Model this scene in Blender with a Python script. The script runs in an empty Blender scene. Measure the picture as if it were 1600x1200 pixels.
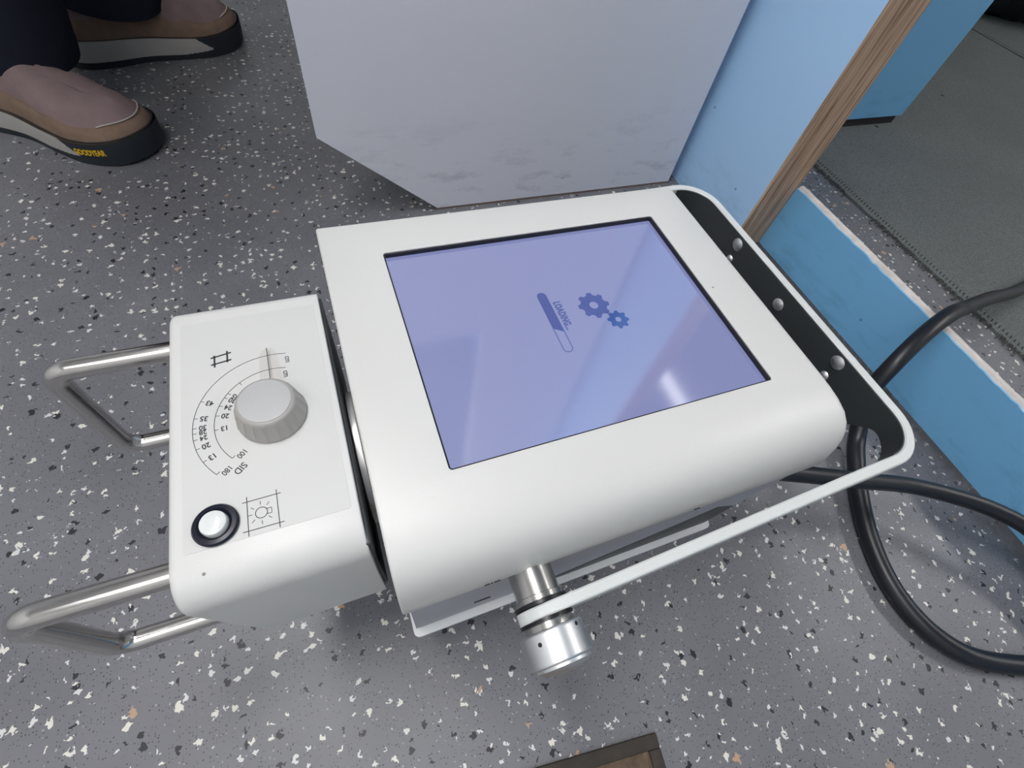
import bpy, bmesh, math, random
from mathutils import Vector, Matrix, noise
PI = math.pi
random.seed(7)
S = bpy.context.scene
COL = S.collection

# ---------------------------------------------------------------- camera, world, exposure
cam_d = bpy.data.cameras.new('camera'); cam = bpy.data.objects.new('camera', cam_d); COL.objects.link(cam)
cam_d.sensor_width = 36.0; cam_d.lens = 36.0*740/1600
cam_d.clip_start = 0.01; cam_d.clip_end = 50
R = Matrix(((0.93142994, 0.22083903, -0.28925488), (-0.33975975, 0.81247835, -0.47375335), (0.13039009, 0.53954522, 0.83179888)))
M4 = R.to_4x4(); M4.translation = Vector((0, 0, 0.5)); cam.matrix_world = M4
S.camera = cam
w = bpy.data.worlds.new('world'); S.world = w; w.use_nodes = True
w.node_tree.nodes['Background'].inputs[0].default_value = (0.75, 0.82, 1.0, 1)
w.node_tree.nodes['Background'].inputs[1].default_value = 0.15
S.view_settings.view_transform = 'Standard'; S.view_settings.look = 'None'
S.view_settings.gamma = 1.0; S.view_settings.use_curve_mapping = False
S.view_settings.exposure = -0.08
LAMP_MAIN = 24.0
FILL_FRONT = 3.3
LAMP_SIDE = 3.0

# ---------------------------------------------------------------- materials
def new_mat(name):
    m = bpy.data.materials.new(name); m.use_nodes = True
    return m, m.node_tree.nodes, m.node_tree.links, m.node_tree.nodes['Principled BSDF']
def mat(name, col, rough=0.5, metal=0.0, bump=0.0, bscale=200, var=0.0, vscale=8, coat=0.0, spec=0.5):
    m, n, l, b = new_mat(name)
    b.inputs['Base Color'].default_value = (*col, 1); b.inputs['Roughness'].default_value = rough
    b.inputs['Metallic'].default_value = metal; b.inputs['Coat Weight'].default_value = coat
    b.inputs['Specular IOR Level'].default_value = spec
    tc = n.new('ShaderNodeTexCoord')
    if var:
        nz = n.new('ShaderNodeTexNoise'); nz.inputs['Scale'].default_value = vscale; nz.inputs['Detail'].default_value = 6
        l.new(tc.outputs['Object'], nz.inputs['Vector'])
        mx = n.new('ShaderNodeMix'); mx.data_type = 'RGBA'
        mx.inputs[6].default_value = (*[c*(1-var) for c in col], 1); mx.inputs[7].default_value = (*[min(1, c*(1+var)) for c in col], 1)
        l.new(nz.outputs['Fac'], mx.inputs[0]); l.new(mx.outputs[2], b.inputs['Base Color'])
    if bump:
        nz = n.new('ShaderNodeTexNoise'); nz.inputs['Scale'].default_value = bscale; nz.inputs['Detail'].default_value = 4
        l.new(tc.outputs['Object'], nz.inputs['Vector'])
        bp = n.new('ShaderNodeBump'); bp.inputs['Strength'].default_value = bump; bp.inputs['Distance'].default_value = 0.001
        l.new(nz.outputs['Fac'], bp.inputs['Height']); l.new(bp.outputs['Normal'], b.inputs['Normal'])
    return m
def math_node(n, l, op, a, b=None, c=None):
    x = n.new('ShaderNodeMath'); x.operation = op
    for i, v in enumerate((a, b, c)):
        if v is None: continue
        if isinstance(v, (int, float)): x.inputs[i].default_value = v
        else: l.new(v, x.inputs[i])
    return x.outputs[0]
def mixc(n, l, fac, a, b):
    mx = n.new('ShaderNodeMix'); mx.data_type = 'RGBA'
    l.new(fac, mx.inputs[0])
    for i, v in ((6, a), (7, b)):
        if isinstance(v, tuple): mx.inputs[i].default_value = (*v, 1)
        else: l.new(v, mx.inputs[i])
    return mx.outputs[2]
def specks(n, l, vec, scale, lo, hi, prob, rmin, rmax, warp=0.006, wscale=220, offs=0.0):
    """mask of irregular chips: one candidate per voronoi cell, random size, warped outline"""
    nz = n.new('ShaderNodeTexNoise'); nz.inputs['Scale'].default_value = wscale; nz.inputs['Detail'].default_value = 1
    l.new(vec, nz.inputs['Vector'])
    sub = n.new('ShaderNodeVectorMath'); sub.operation = 'SUBTRACT'; l.new(nz.outputs['Color'], sub.inputs[0]); sub.inputs[1].default_value = (.5, .5, .5)
    sc = n.new('ShaderNodeVectorMath'); sc.operation = 'SCALE'; l.new(sub.outputs[0], sc.inputs[0]); sc.inputs['Scale'].default_value = warp
    ad = n.new('ShaderNodeVectorMath'); ad.operation = 'ADD'; l.new(vec, ad.inputs[0]); l.new(sc.outputs[0], ad.inputs[1])
    ad2 = n.new('ShaderNodeVectorMath'); ad2.operation = 'ADD'; l.new(ad.outputs[0], ad2.inputs[0]); ad2.inputs[1].default_value = (offs, offs*1.7, 0)
    v = n.new('ShaderNodeTexVoronoi'); v.voronoi_dimensions = '2D'; v.distance = 'MANHATTAN'; v.inputs['Scale'].default_value = scale
    l.new(ad2.outputs[0], v.inputs['Vector'])
    sep = n.new('ShaderNodeSeparateColor'); l.new(v.outputs['Color'], sep.inputs[0])
    rad = math_node(n, l, 'MULTIPLY_ADD', sep.outputs[1], rmax-rmin, rmin)
    inside = math_node(n, l, 'LESS_THAN', v.outputs['Distance'], rad)
    on = math_node(n, l, 'LESS_THAN', sep.outputs[0], prob)
    return math_node(n, l, 'MULTIPLY', inside, on)
def floor_mat():
    m, n, l, b = new_mat('speckled_vinyl')
    tc = n.new('ShaderNodeTexCoord'); vec = tc.outputs['Object']
    nz = n.new('ShaderNodeTexNoise'); nz.inputs['Scale'].default_value = 7; nz.inputs['Detail'].default_value = 5; l.new(vec, nz.inputs['Vector'])
    ramp = n.new('ShaderNodeMapRange'); ramp.inputs[1].default_value = .3; ramp.inputs[2].default_value = .7; l.new(nz.outputs['Fac'], ramp.inputs[0])
    c = mixc(n, l, ramp.outputs[0], (0.137, 0.138, 0.152), (0.180, 0.181, 0.198))
    tiny = specks(n, l, vec, 420, 0, 0, .30, .12, .34, warp=0.0015, wscale=700)
    c = mixc(n, l, tiny, c, (0.055, 0.055, 0.06))
    tiny2 = specks(n, l, vec, 300, 0, 0, .07, .12, .30, warp=0.002, wscale=600, offs=3.3)
    c = mixc(n, l, tiny2, c, (0.33, 0.33, 0.35))
    b1 = specks(n, l, vec, 82, 0, 0, .20, .10, .32, warp=0.009, wscale=230, offs=1.3)
    c = mixc(n, l, b1, c, (0.012, 0.013, 0.018))
    for i, (sc_, p, o) in enumerate(((104, .22, 5.1), (78, .20, 9.7))):
        w1 = specks(n, l, vec, sc_, 0, 0, p, .08, .30, warp=0.0095, wscale=230, offs=o)
        c = mixc(n, l, w1, c, ((0.66, 0.66, 0.64), (0.72, 0.70, 0.63))[i])
    tan = specks(n, l, vec, 30, 0, 0, .05, .07, .14, warp=0.010, wscale=200, offs=17.7)
    c = mixc(n, l, tan, c, (0.45, 0.30, 0.20))
    # dirt line along the doorway threshold (x = 0.70)
    sx = n.new('ShaderNodeSeparateXYZ'); l.new(vec, sx.inputs[0])
    d = math_node(n, l, 'ABSOLUTE', math_node(n, l, 'SUBTRACT', sx.outputs[0], 0.70))
    nd = n.new('ShaderNodeTexNoise'); nd.inputs['Scale'].default_value = 45; nd.inputs['Detail'].default_value = 7; nd.inputs['Roughness'].default_value = .7; l.new(vec, nd.inputs['Vector'])
    dd = math_node(n, l, 'ADD', d, math_node(n, l, 'MULTIPLY', math_node(n, l, 'SUBTRACT', nd.outputs['Fac'], .5), .10))
    mr = n.new('ShaderNodeMapRange'); mr.inputs[1].default_value = .050; mr.inputs[2].default_value = .005; mr.inputs[3].default_value = 0; mr.inputs[4].default_value = .85; l.new(dd, mr.inputs[0])
    c = mixc(n, l, mr.outputs[0], c, (0.055, 0.042, 0.036))
    l.new(c, b.inputs['Base Color']); b.inputs['Roughness'].default_value = .42
    nb = n.new('ShaderNodeTexNoise'); nb.inputs['Scale'].default_value = 350; l.new(vec, nb.inputs['Vector'])
    bp = n.new('ShaderNodeBump'); bp.inputs['Strength'].default_value = .15; bp.inputs['Distance'].default_value = .0006
    l.new(nb.outputs['Fac'], bp.inputs['Height']); l.new(bp.outputs['Normal'], b.inputs['Normal'])
    return m
def laminate(name, col, dirt, amount, base_z=0.16):
    """painted or laminate board with scuffs, more of them near the floor"""
    m, n, l, b = new_mat(name)
    tc = n.new('ShaderNodeTexCoord'); vec = tc.outputs['Object']
    mp = n.new('ShaderNodeMapping'); mp.inputs['Scale'].default_value = (9, 9, 26); l.new(vec, mp.inputs['Vector'])
    nz = n.new('ShaderNodeTexNoise'); nz.inputs['Scale'].default_value = 1.5; nz.inputs['Detail'].default_value = 9; nz.inputs['Roughness'].default_value = .65; l.new(mp.outputs[0], nz.inputs['Vector'])
    sx = n.new('ShaderNodeSeparateXYZ'); l.new(vec, sx.inputs[0])
    mz = n.new('ShaderNodeMapRange'); mz.inputs[1].default_value = base_z; mz.inputs[2].default_value = 0; l.new(sx.outputs[2], mz.inputs[0])
    ms = n.new('ShaderNodeMapRange'); ms.inputs[1].default_value = .52; ms.inputs[2].default_value = .68; l.new(nz.outputs['Fac'], ms.inputs[0])
    f = math_node(n, l, 'MULTIPLY', math_node(n, l, 'MULTIPLY', mz.outputs[0], ms.outputs[0]), amount)
    c = mixc(n, l, f, col, dirt)
    fl = n.new('ShaderNodeTexVoronoi'); fl.inputs['Scale'].default_value = 16; l.new(vec, fl.inputs['Vector'])
    sp = n.new('ShaderNodeSeparateColor'); l.new(fl.outputs['Color'], sp.inputs[0])
    dots = math_node(n, l, 'MULTIPLY', math_node(n, l, 'LESS_THAN', fl.outputs['Distance'], .035), math_node(n, l, 'LESS_THAN', sp.outputs[0], .28))
    c = mixc(n, l, math_node(n, l, 'MULTIPLY', dots, .6), c, dirt)
    l.new(c, b.inputs['Base Color']); b.inputs['Roughness'].default_value = .45
    return m
def wood_mat():
    m, n, l, b = new_mat('walnut_veneer')
    tc = n.new('ShaderNodeTexCoord')
    mp = n.new('ShaderNodeMapping'); mp.inputs['Scale'].default_value = (110, 110, 3.0); l.new(tc.outputs['Object'], mp.inputs['Vector'])
    nz = n.new('ShaderNodeTexNoise'); nz.inputs['Scale'].default_value = 2.2; nz.inputs['Detail'].default_value = 8; nz.inputs['Roughness'].default_value = .62; nz.inputs['Distortion'].default_value = .8
    l.new(mp.outputs[0], nz.inputs['Vector'])
    r = n.new('ShaderNodeValToRGB'); l.new(nz.outputs['Fac'], r.inputs[0])
    e = r.color_ramp.elements; e[0].position = .33; e[0].color = (.15, .085, .055, 1); e[1].position = .68; e[1].color = (.66, .48, .34, 1)
    x = e.new(.45); x.color = (.38, .25, .165, 1); x = e.new(.56); x.color = (.52, .37, .26, 1)
    mp2 = n.new('ShaderNodeMapping'); mp2.inputs['Scale'].default_value = (24, 24, 3.5); l.new(tc.outputs['Object'], mp2.inputs['Vector'])
    v = n.new('ShaderNodeTexVoronoi'); v.inputs['Scale'].default_value = 2.0; l.new(mp2.outputs[0], v.inputs['Vector'])
    sp = n.new('ShaderNodeSeparateColor'); l.new(v.outputs['Color'], sp.inputs[0])
    k = math_node(n, l, 'MULTIPLY', math_node(n, l, 'LESS_THAN', v.outputs['Distance'], .09), math_node(n, l, 'LESS_THAN', sp.outputs[0], .25))
    c = mixc(n, l, k, r.outputs[0], (.06, .035, .025))
    l.new(c, b.inputs['Base Color']); b.inputs['Roughness'].default_value = .5
    return m
def carpet_mat():
    m, n, l, b = new_mat('grey_ribbed_mat')
    tc = n.new('ShaderNodeTexCoord'); vec = tc.outputs['Object']
    mp = n.new('ShaderNodeMapping'); mp.inputs['Scale'].default_value = (1, 3.5, 1); l.new(vec, mp.inputs['Vector'])
    a = n.new('ShaderNodeTexNoise'); a.inputs['Scale'].default_value = 190; a.inputs['Detail'].default_value = 5; a.inputs['Roughness'].default_value = .8; l.new(mp.outputs[0], a.inputs['Vector'])
    g = n.new('ShaderNodeTexNoise'); g.inputs['Scale'].default_value = 5; g.inputs['Detail'].default_value = 6; l.new(vec, g.inputs['Vector'])
    r = n.new('ShaderNodeMapRange'); r.inputs[1].default_value = .35; r.inputs[2].default_value = .65; l.new(a.outputs['Fac'], r.inputs[0])
    c = mixc(n, l, r.outputs[0], (.075, .085, .085), (.25, .27, .26))
    c = mixc(n, l, math_node(n, l, 'MULTIPLY', g.outputs['Fac'], .5), c, (.07, .075, .07))
    v = n.new('ShaderNodeTexVoronoi'); v.inputs['Scale'].default_value = 11; l.new(vec, v.inputs['Vector'])
    sp = n.new('ShaderNodeSeparateColor'); l.new(v.outputs['Color'], sp.inputs[0])
    k = math_node(n, l, 'MULTIPLY', math_node(n, l, 'LESS_THAN', v.outputs['Distance'], .06), math_node(n, l, 'LESS_THAN', sp.outputs[0], .3))
    c = mixc(n, l, k, c, (.02, .02, .02))
    l.new(c, b.inputs['Base Color']); b.inputs['Roughness'].default_value = .9
    bp = n.new('ShaderNodeBump'); bp.inputs['Strength'].default_value = .6; bp.inputs['Distance'].default_value = .001
    l.new(a.outputs['Fac'], bp.inputs['Height']); l.new(bp.outputs['Normal'], b.inputs['Normal'])
    return m
def shell_mat(name, col, rough=.38):
    m, n, l, b = new_mat(name)
    tc = n.new('ShaderNodeTexCoord'); vec = tc.outputs['Object']
    g = n.new('ShaderNodeTexNoise'); g.inputs['Scale'].default_value = 14; g.inputs['Detail'].default_value = 5; l.new(vec, g.inputs['Vector'])
    c = mixc(n, l, g.outputs['Fac'], tuple(x*.97 for x in col), col)
    v = n.new('ShaderNodeTexVoronoi'); v.inputs['Scale'].default_value = 55; l.new(vec, v.inputs['Vector'])
    sp = n.new('ShaderNodeSeparateColor'); l.new(v.outputs['Color'], sp.inputs[0])
    k = math_node(n, l, 'MULTIPLY', math_node(n, l, 'LESS_THAN', v.outputs['Distance'], .045), math_node(n, l, 'LESS_THAN', sp.outputs[0], .10))
    c = mixc(n, l, k, c, (.22, .20, .18))
    mp = n.new('ShaderNodeMapping'); mp.inputs['Scale'].default_value = (18, 40, 18); mp.inputs['Rotation'].default_value = (0, 0, .3); l.new(vec, mp.inputs['Vector'])
    s = n.new('ShaderNodeTexNoise'); s.inputs['Scale'].default_value = 2.3; s.inputs['Detail'].default_value = 10; s.inputs['Roughness'].default_value = .75; l.new(mp.outputs[0], s.inputs['Vector'])
    r = n.new('ShaderNodeMapRange'); r.inputs[1].default_value = .66; r.inputs[2].default_value = .78; r.inputs[4].default_value = .35; l.new(s.outputs['Fac'], r.inputs[0])
    c = mixc(n, l, r.outputs[0], c, (.45, .43, .40))
    l.new(c, b.inputs['Base Color']); b.inputs['Roughness'].default_value = rough
    bp = n.new('ShaderNodeBump'); bp.inputs['Strength'].default_value = .12; bp.inputs['Distance'].default_value = .0004
    nb = n.new('ShaderNodeTexNoise'); nb.inputs['Scale'].default_value = 900; l.new(vec, nb.inputs['Vector'])
    l.new(nb.outputs['Fac'], bp.inputs['Height']); l.new(bp.outputs['Normal'], b.inputs['Normal'])
    return m
def emis(name, col, s, rough=.08, ior=2.6):
    m, n, l, b = new_mat(name)
    b.inputs['Base Color'].default_value = (.02, .02, .022, 1); b.inputs['Roughness'].default_value = rough
    b.inputs['Emission Color'].default_value = (*col, 1); b.inputs['Emission Strength'].default_value = s
    b.inputs['Specular IOR Level'].default_value = .5; b.inputs['IOR'].default_value = ior
    return m
def fabric(name, col, scale=900, var=.15, bump=.5):
    return mat(name, col, rough=.95, bump=bump, bscale=scale, var=var, vscale=60, spec=.2)

FLOOR = floor_mat(); WOOD = wood_mat(); CARPET = carpet_mat()
PANEL = laminate('pale_grey_laminate', (.76, .77, .84), (.26, .26, .30), .55)
LBLUE = laminate('light_blue_laminate', (.42, .66, .95), (.06, .14, .22), .30, .11)
BLUE = laminate('blue_laminate', (.18, .46, .75), (.04, .10, .16), .30, .11)
SHELL = shell_mat('white_enamel', (.655, .655, .635)); HOUSE = mat('grey_enamel', (.42, .43, .47), .5, bump=.1)
LIP = mat('pale_enamel', (.72, .73, .74), .4)
STICK = shell_mat('panel_overlay', (.605, .605, .59), .5)
BLACK = mat('black_print', (.03, .03, .035), .6); DARK = mat('dark_anodised', (.050, .056, .060), .45, .2)
BZ = mat('black_gasket', (.006, .006, .010), .35)
CHROME = mat('polished_steel', (.62, .60, .58), .16, 1.0); BRUSH = mat('turned_steel', (.50, .49, .47), .25, 1.0)
YOKE = mat('satin_white_metal', (.64, .66, .65), .35, bump=.25, bscale=1500)
ALU = mat('bright_aluminium', (.80, .81, .83), .40, 1.0)
RUB = mat('black_rubber', (.008, .009, .014), .38); GLOSSBLACK = mat('gloss_black', (.008, .010, .022), .30, spec=.35)
DIALM = mat('aged_translucent_plastic', (.37, .355, .335), .38, var=.05, vscale=90)
DIALTOP = mat('aged_plastic_top', (.43, .43, .43), .4)
BTN = mat('white_button', (.74, .76, .75), .15, coat=.5)
CREAM = mat('cream_plaster', (.74, .74, .73), .8); CEIL = mat('white_ceiling', (.78, .78, .76), .85)
CHIP = mat('chipped_board_core', (.62, .58, .55), .85, bump=.8, bscale=160, var=.35, vscale=70)
DARKBOARD = mat('dark_plinth', (.02, .015, .022), .6)
LCD = emis('lit_display', (.335, .375, .74), .62); ICON = emis('display_blue', (.012, .055, .42), .62); ICON2 = emis('display_deep_blue', (.0, .06, .42), .62)
BAG = mat('black_polythene', (.008, .010, .014), .22, bump=.3, bscale=30)
NAVY = fabric('navy_trouser_cloth', (.018, .021, .034)); JACKET = fabric('dark_jacket_cloth', (.03, .03, .035))
KNIT = fabric('mauve_knit', (.27, .195, .195), 1500, .15, .9); SUEDE = fabric('tan_suede', (.24, .165, .12), 700, .25, .5)
MIDS = mat('pale_foam', (.47, .45, .42), .6, bump=.3, bscale=400); OUTS = mat('dark_outsole', (.018, .024, .032), .55, bump=.2)
YEL = mat('yellow_print', (.80, .50, .02), .6); PIPE = mat('pale_piping', (.50, .44, .40), .7)
SKIN = mat('skin', (.45, .27, .19), .5); HAIR = mat('dark_hair', (.015, .012, .010), .6)
RUST = mat('rusty_frame', (.042, .034, .026), .7, .2, bump=.6, bscale=120, var=.5, vscale=60)
COIR = mat('brown_grit', (.11, .075, .05), .9, bump=.9, bscale=260, var=.8, vscale=110)
DUST = mat('dusty_strip', (.20, .14, .12), .9, var=.4, vscale=40)

# ---------------------------------------------------------------- helpers
def obj(name, bm, m, parent=None, smooth=True, angle=35):
    bmesh.ops.recalc_face_normals(bm, faces=bm.faces)
    me = bpy.data.meshes.new(name); bm.to_mesh(me); bm.free()
    me.materials.append(m)
    if smooth:
        me.shade_smooth(); me.set_sharp_from_angle(angle=math.radians(angle))
    o = bpy.data.objects.new(name, me); COL.objects.link(o)
    if parent: o.parent = parent
    return o
def tag(o, label=None, cat=None, group=None, kind=None):
    for k, v in (('label', label), ('category', cat), ('group', group), ('kind', kind)):
        if v: o[k] = v
    return o
def struct(name, bm, m, smooth=False):
    return tag(obj(name, bm, m, None, smooth), kind='structure')
def empty(name, loc=(0, 0, 0), rz=0):
    o = bpy.data.objects.new(name, None); COL.objects.link(o); o.location = loc; o.rotation_euler = (0, 0, rz); o.empty_display_size = .02
    return o
def box(bm, x0, x1, y0, y1, z0, z1, bev=0, seg=3):
    r = bmesh.ops.create_cube(bm, size=1)
    for v in r['verts']:
        v.co = Vector(((x0+x1)/2+v.co.x*(x1-x0), (y0+y1)/2+v.co.y*(y1-y0), (z0+z1)/2+v.co.z*(z1-z0)))
    if bev:
        es = list({e for v in r['verts'] for e in v.link_edges})
        bmesh.ops.bevel(bm, geom=es, offset=bev, segments=seg, affect='EDGES', profile=.5)
    return bm
def cbox(*a, **k): return box(bmesh.new(), *a, **k)
def prism(bm, pts, axis, a, b):
    """closed polygon pts (u,v) extruded along axis from a to b"""
    def mk(u, v, t): return {'x': (t, u, v), 'y': (u, t, v), 'z': (u, v, t)}[axis]
    A = [bm.verts.new(mk(u, v, a)) for u, v in pts]; B = [bm.verts.new(mk(u, v, b)) for u, v in pts]
    bm.faces.new(A); bm.faces.new(B)
    n = len(pts)
    for i in range(n): bm.faces.new((A[i], A[(i+1) % n], B[(i+1) % n], B[i]))
    return bm
def rrect(x0, x1, y0, y1, r, n=6):
    if not isinstance(r, (tuple, list)): r = (r,)*4
    pts = []
    for (cx, cy, a), q in zip(((x1, y1, 0), (x0, y1, 90), (x0, y0, 180), (x1, y0, 270)), r):
        sx = -1 if cx == x1 else 1; sy = -1 if cy == y1 else 1
        for i in range(n+1):
            t = math.radians(a+90*i/n); pts.append((cx+sx*q+q*math.cos(t), cy+sy*q+q*math.sin(t)))
    return pts
def lathe(bm, prof, c, axis='z', n=48, rib=0, ribd=0):
    """prof = [(t, r)] along axis through c; ends closed"""
    def mk(t, r, a):
        u, v = r*math.cos(a), r*math.sin(a)
        return Vector(c)+Vector({'x': (t, u, v), 'y': (u, t, v), 'z': (u, v, t)}[axis])
    rings = [[bm.verts.new(mk(t, r, 2*PI*i/n)) for i in range(n)] for t, r in prof]
    for a, b in zip(rings, rings[1:]):
        for i in range(n): bm.faces.new((a[i], a[(i+1) % n], b[(i+1) % n], b[i]))
    bm.faces.new(rings[0]); bm.faces.new(rings[-1])
    return bm
def smooth_path(pts, n=10):
    P = [Vector(p) for p in pts]; P = [P[0]*2-P[1]]+P+[P[-1]*2-P[-2]]; out = []
    for i in range(1, len(P)-2):
        for k in range(n):
            t = k/n; a, b, c, d = P[i-1:i+3]
            out.append(.5*((2*b)+(c-a)*t+(2*a-5*b+4*c-d)*t*t+(3*b-a-3*c+d)*t**3))
    out.append(P[-2]); return out
def tube(bm, path, r, n=14, cap=True):
    rings = []; up = Vector((0, 0, 1)); prev = None
    for i, p in enumerate(path):
        t = (path[min(i+1, len(path)-1)]-path[max(i-1, 0)]).normalized()
        if prev is None:
            a = t.cross(up) if abs(t.dot(up)) < .95 else t.cross(Vector((1, 0, 0)))
            a.normalize()
        else: a = (prev-t*prev.dot(t)).normalized()
        prev = a; b = t.cross(a); rr = r[i] if isinstance(r, (list, tuple)) else r
        rings.append([bm.verts.new(p+rr*(a*math.cos(2*PI*k/n)+b*math.sin(2*PI*k/n))) for k in range(n)])
    for A, B in zip(rings, rings[1:]):
        for k in range(n): bm.faces.new((A[k], A[(k+1) % n], B[(k+1) % n], B[k]))
    if cap: bm.faces.new(rings[0]); bm.faces.new(rings[-1])
    return bm
def fillet(pts, r, n=7):
    P = [Vector(p) for p in pts]; out = [P[0]]
    for a, b, c in zip(P, P[1:], P[2:]):
        u = (a-b).normalized(); v = (c-b).normalized(); ang = u.angle(v); d = r/math.tan(ang/2)
        s, e = b+u*d, b+v*d
        ctr = b+(u+v).normalized()*(r/math.sin(ang/2)); s0 = (s-ctr).normalized(); e0 = (e-ctr).normalized(); rr = (s-ctr).length
        for k in range(n+1): out.append(ctr+s0.slerp(e0, k/n)*rr)
    out.append(P[-1]); return out
def ribbon(bm, pts, wd, z0, z1):
    """flat printed line through 2D points, width wd"""
    P = [Vector(p) for p in pts]; L = []; Rr = []
    for i, p in enumerate(P):
        t = (P[min(i+1, len(P)-1)]-P[max(i-1, 0)]).normalized(); nrm = Vector((-t.y, t.x))*wd/2
        L.append(p+nrm); Rr.append(p-nrm)
    prism(bm, [(v.x, v.y) for v in L+Rr[::-1]], 'z', z0, z1)
def text_mesh(body, size, sx=1.0, extrude=.00005, bold=0.0, spacing=1.0, align='CENTER'):
    cu = bpy.data.curves.new('t', 'FONT'); cu.body = body; cu.size = size; cu.extrude = extrude; cu.offset = bold
    cu.align_x = align; cu.align_y = 'CENTER'; cu.space_character = spacing
    o = bpy.data.objects.new('t', cu); COL.objects.link(o)
    dg = bpy.context.evaluated_depsgraph_get(); dg.update()
    me = bpy.data.meshes.new_from_object(o.evaluated_get(dg)); bm = bmesh.new(); bm.from_mesh(me)
    bmesh.ops.scale(bm, vec=(sx, 1, 1), verts=bm.verts)
    bpy.data.objects.remove(o); bpy.data.curves.remove(cu); bpy.data.meshes.remove(me)
    return bm
def add_bm(dst, src, mtx):
    src.transform(mtx); me = bpy.data.meshes.new('tmp'); src.to_mesh(me); src.free(); dst.from_mesh(me); bpy.data.meshes.remove(me)
def bool_cut(o, cutter_bm):
    me = bpy.data.meshes.new('c'); bmesh.ops.recalc_face_normals(cutter_bm, faces=cutter_bm.faces); cutter_bm.to_mesh(me); cutter_bm.free()
    c = bpy.data.objects.new('c', me); COL.objects.link(c)
    md = o.modifiers.new('b', 'BOOLEAN'); md.operation = 'DIFFERENCE'; md.object = c; md.solver = 'EXACT'
    dg = bpy.context.evaluated_depsgraph_get(); dg.update()
    nm = bpy.data.meshes.new_from_object(o.evaluated_get(dg)); o.modifiers.clear(); o.data = nm
    nm.shade_smooth(); nm.set_sharp_from_angle(angle=math.radians(35))
    bpy.data.objects.remove(c)

def loft_ends(prof, x0, x1, r0, r1, seg=6):
    """profile (y,z) carried from x0 to x1 with rounded ends of radius r0 and r1"""
    ys = [p[0] for p in prof]; zs = [p[1] for p in prof]; cy, cz = (min(ys)+max(ys))/2, (min(zs)+max(zs))/2
    W, H = max(ys)-min(ys), max(zs)-min(zs); st = []
    for i in range(seg+1): t = PI/2*i/seg; st.append((x0+r0*(1-math.sin(t)), r0*(1-math.cos(t))))
    st = [(x0+r0*(1-math.cos(PI/2*i/seg)), r0*(1-math.sin(PI/2*i/seg))) for i in range(seg+1)]
    st += [(x1-r1*(1-math.cos(PI/2*i/seg)), r1*(1-math.sin(PI/2*i/seg))) for i in range(seg, -1, -1)]
    bm = bmesh.new(); R_ = [[bm.verts.new((x, cy+(y-cy)*(1-2*d/W), cz+(z-cz)*(1-2*d/H))) for y, z in prof] for x, d in st]
    for a, b in zip(R_, R_[1:]):
        for k in range(len(prof)): bm.faces.new((a[k], a[(k+1) % len(prof)], b[(k+1) % len(prof)], b[k]))
    bm.faces.new(R_[0]); bm.faces.new(R_[-1]); return bm

# ---------------------------------------------------------------- the room
struct('floor', cbox(-1.8, 3.6, -1.6, 2.6, -.05, 0), FLOOR)
struct('ceiling', cbox(-1.8, 3.6, -1.6, 2.6, 2.3, 2.35), CEIL)
struct('wall_left', cbox(-1.85, -1.8, -1.6, 2.6, -.05, 2.35), CREAM)
struct('wall_back', cbox(-1.85, 3.65, 2.6, 2.65, -.05, 2.35), CREAM)
struct('wall_front', cbox(-1.85, 3.65, -1.65, -1.6, -.05, 2.35), CREAM)
struct('wall_far_right', cbox(3.6, 3.65, -1.6, 2.6, -.05, 2.35), CREAM)
bm = cbox(.637, .699, .453, 2.6, 0, 2.3)
struct('wall_right', bm, LBLUE)
struct('wall_right_near', cbox(.637, .699, -1.6, -.75, 0, 2.3), BLUE)
struct('trim_1', cbox(.6365, .6995, .449, .453, 0, 2.3), WOOD)       # wooden edge of the doorway
# low blue board across the doorway, its top edge chipped down to the core
bm = bmesh.new(); N = 150; y0, y1 = -.75, .449
def chip(y): return .0016*noise.noise(Vector((y*38, 0, 1)))+.002*noise.noise(Vector((y*130, 4, 0)))
V = []
for i in range(N+1):
    y = y0+(y1-y0)*i/N; t = .105+.4*chip(y); d = .010+1.2*chip(y+3)
    V.append([bm.verts.new(p) for p in ((.7005, y, 0), (.7005, y, t), (.7045, y, .1095+.3*chip(y+9)), (.7045+max(.002, d*.6), y, .1095+.3*chip(y+9)), (.7045+max(.002, d*.6)+.003, y, .1065), (.7045+max(.002, d*.6)+.003, y, 0))])
for A, B in zip(V, V[1:]):
    for k in range(5): bm.faces.new((A[k], B[k], B[k+1], A[k+1]))
bm.faces.new(V[0]); bm.faces.new(V[-1][::-1])
core = struct('trim_2', bm, CHIP)
bm = bmesh.new()
for i in range(N):
    ya, yb = y0+(y1-y0)*i/N, y0+(y1-y0)*(i+1)/N
V = [[bm.verts.new(p) for p in ((.6985, y0+(y1-y0)*i/N, .0), (.6985, y0+(y1-y0)*i/N, .1065+chip(y0+(y1-y0)*i/N)), (.7015, y0+(y1-y0)*i/N, .1065+chip(y0+(y1-y0)*i/N)), (.7015, y0+(y1-y0)*i/N, .0))] for i in range(N+1)]
for A, B in zip(V, V[1:]):
    for k in range(3): bm.faces.new((A[k], B[k], B[k+1], A[k+1]))
bm.faces.new(V[0]); bm.faces.new(V[-1][::-1])
th = struct('trim_3', bm, BLUE)

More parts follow.
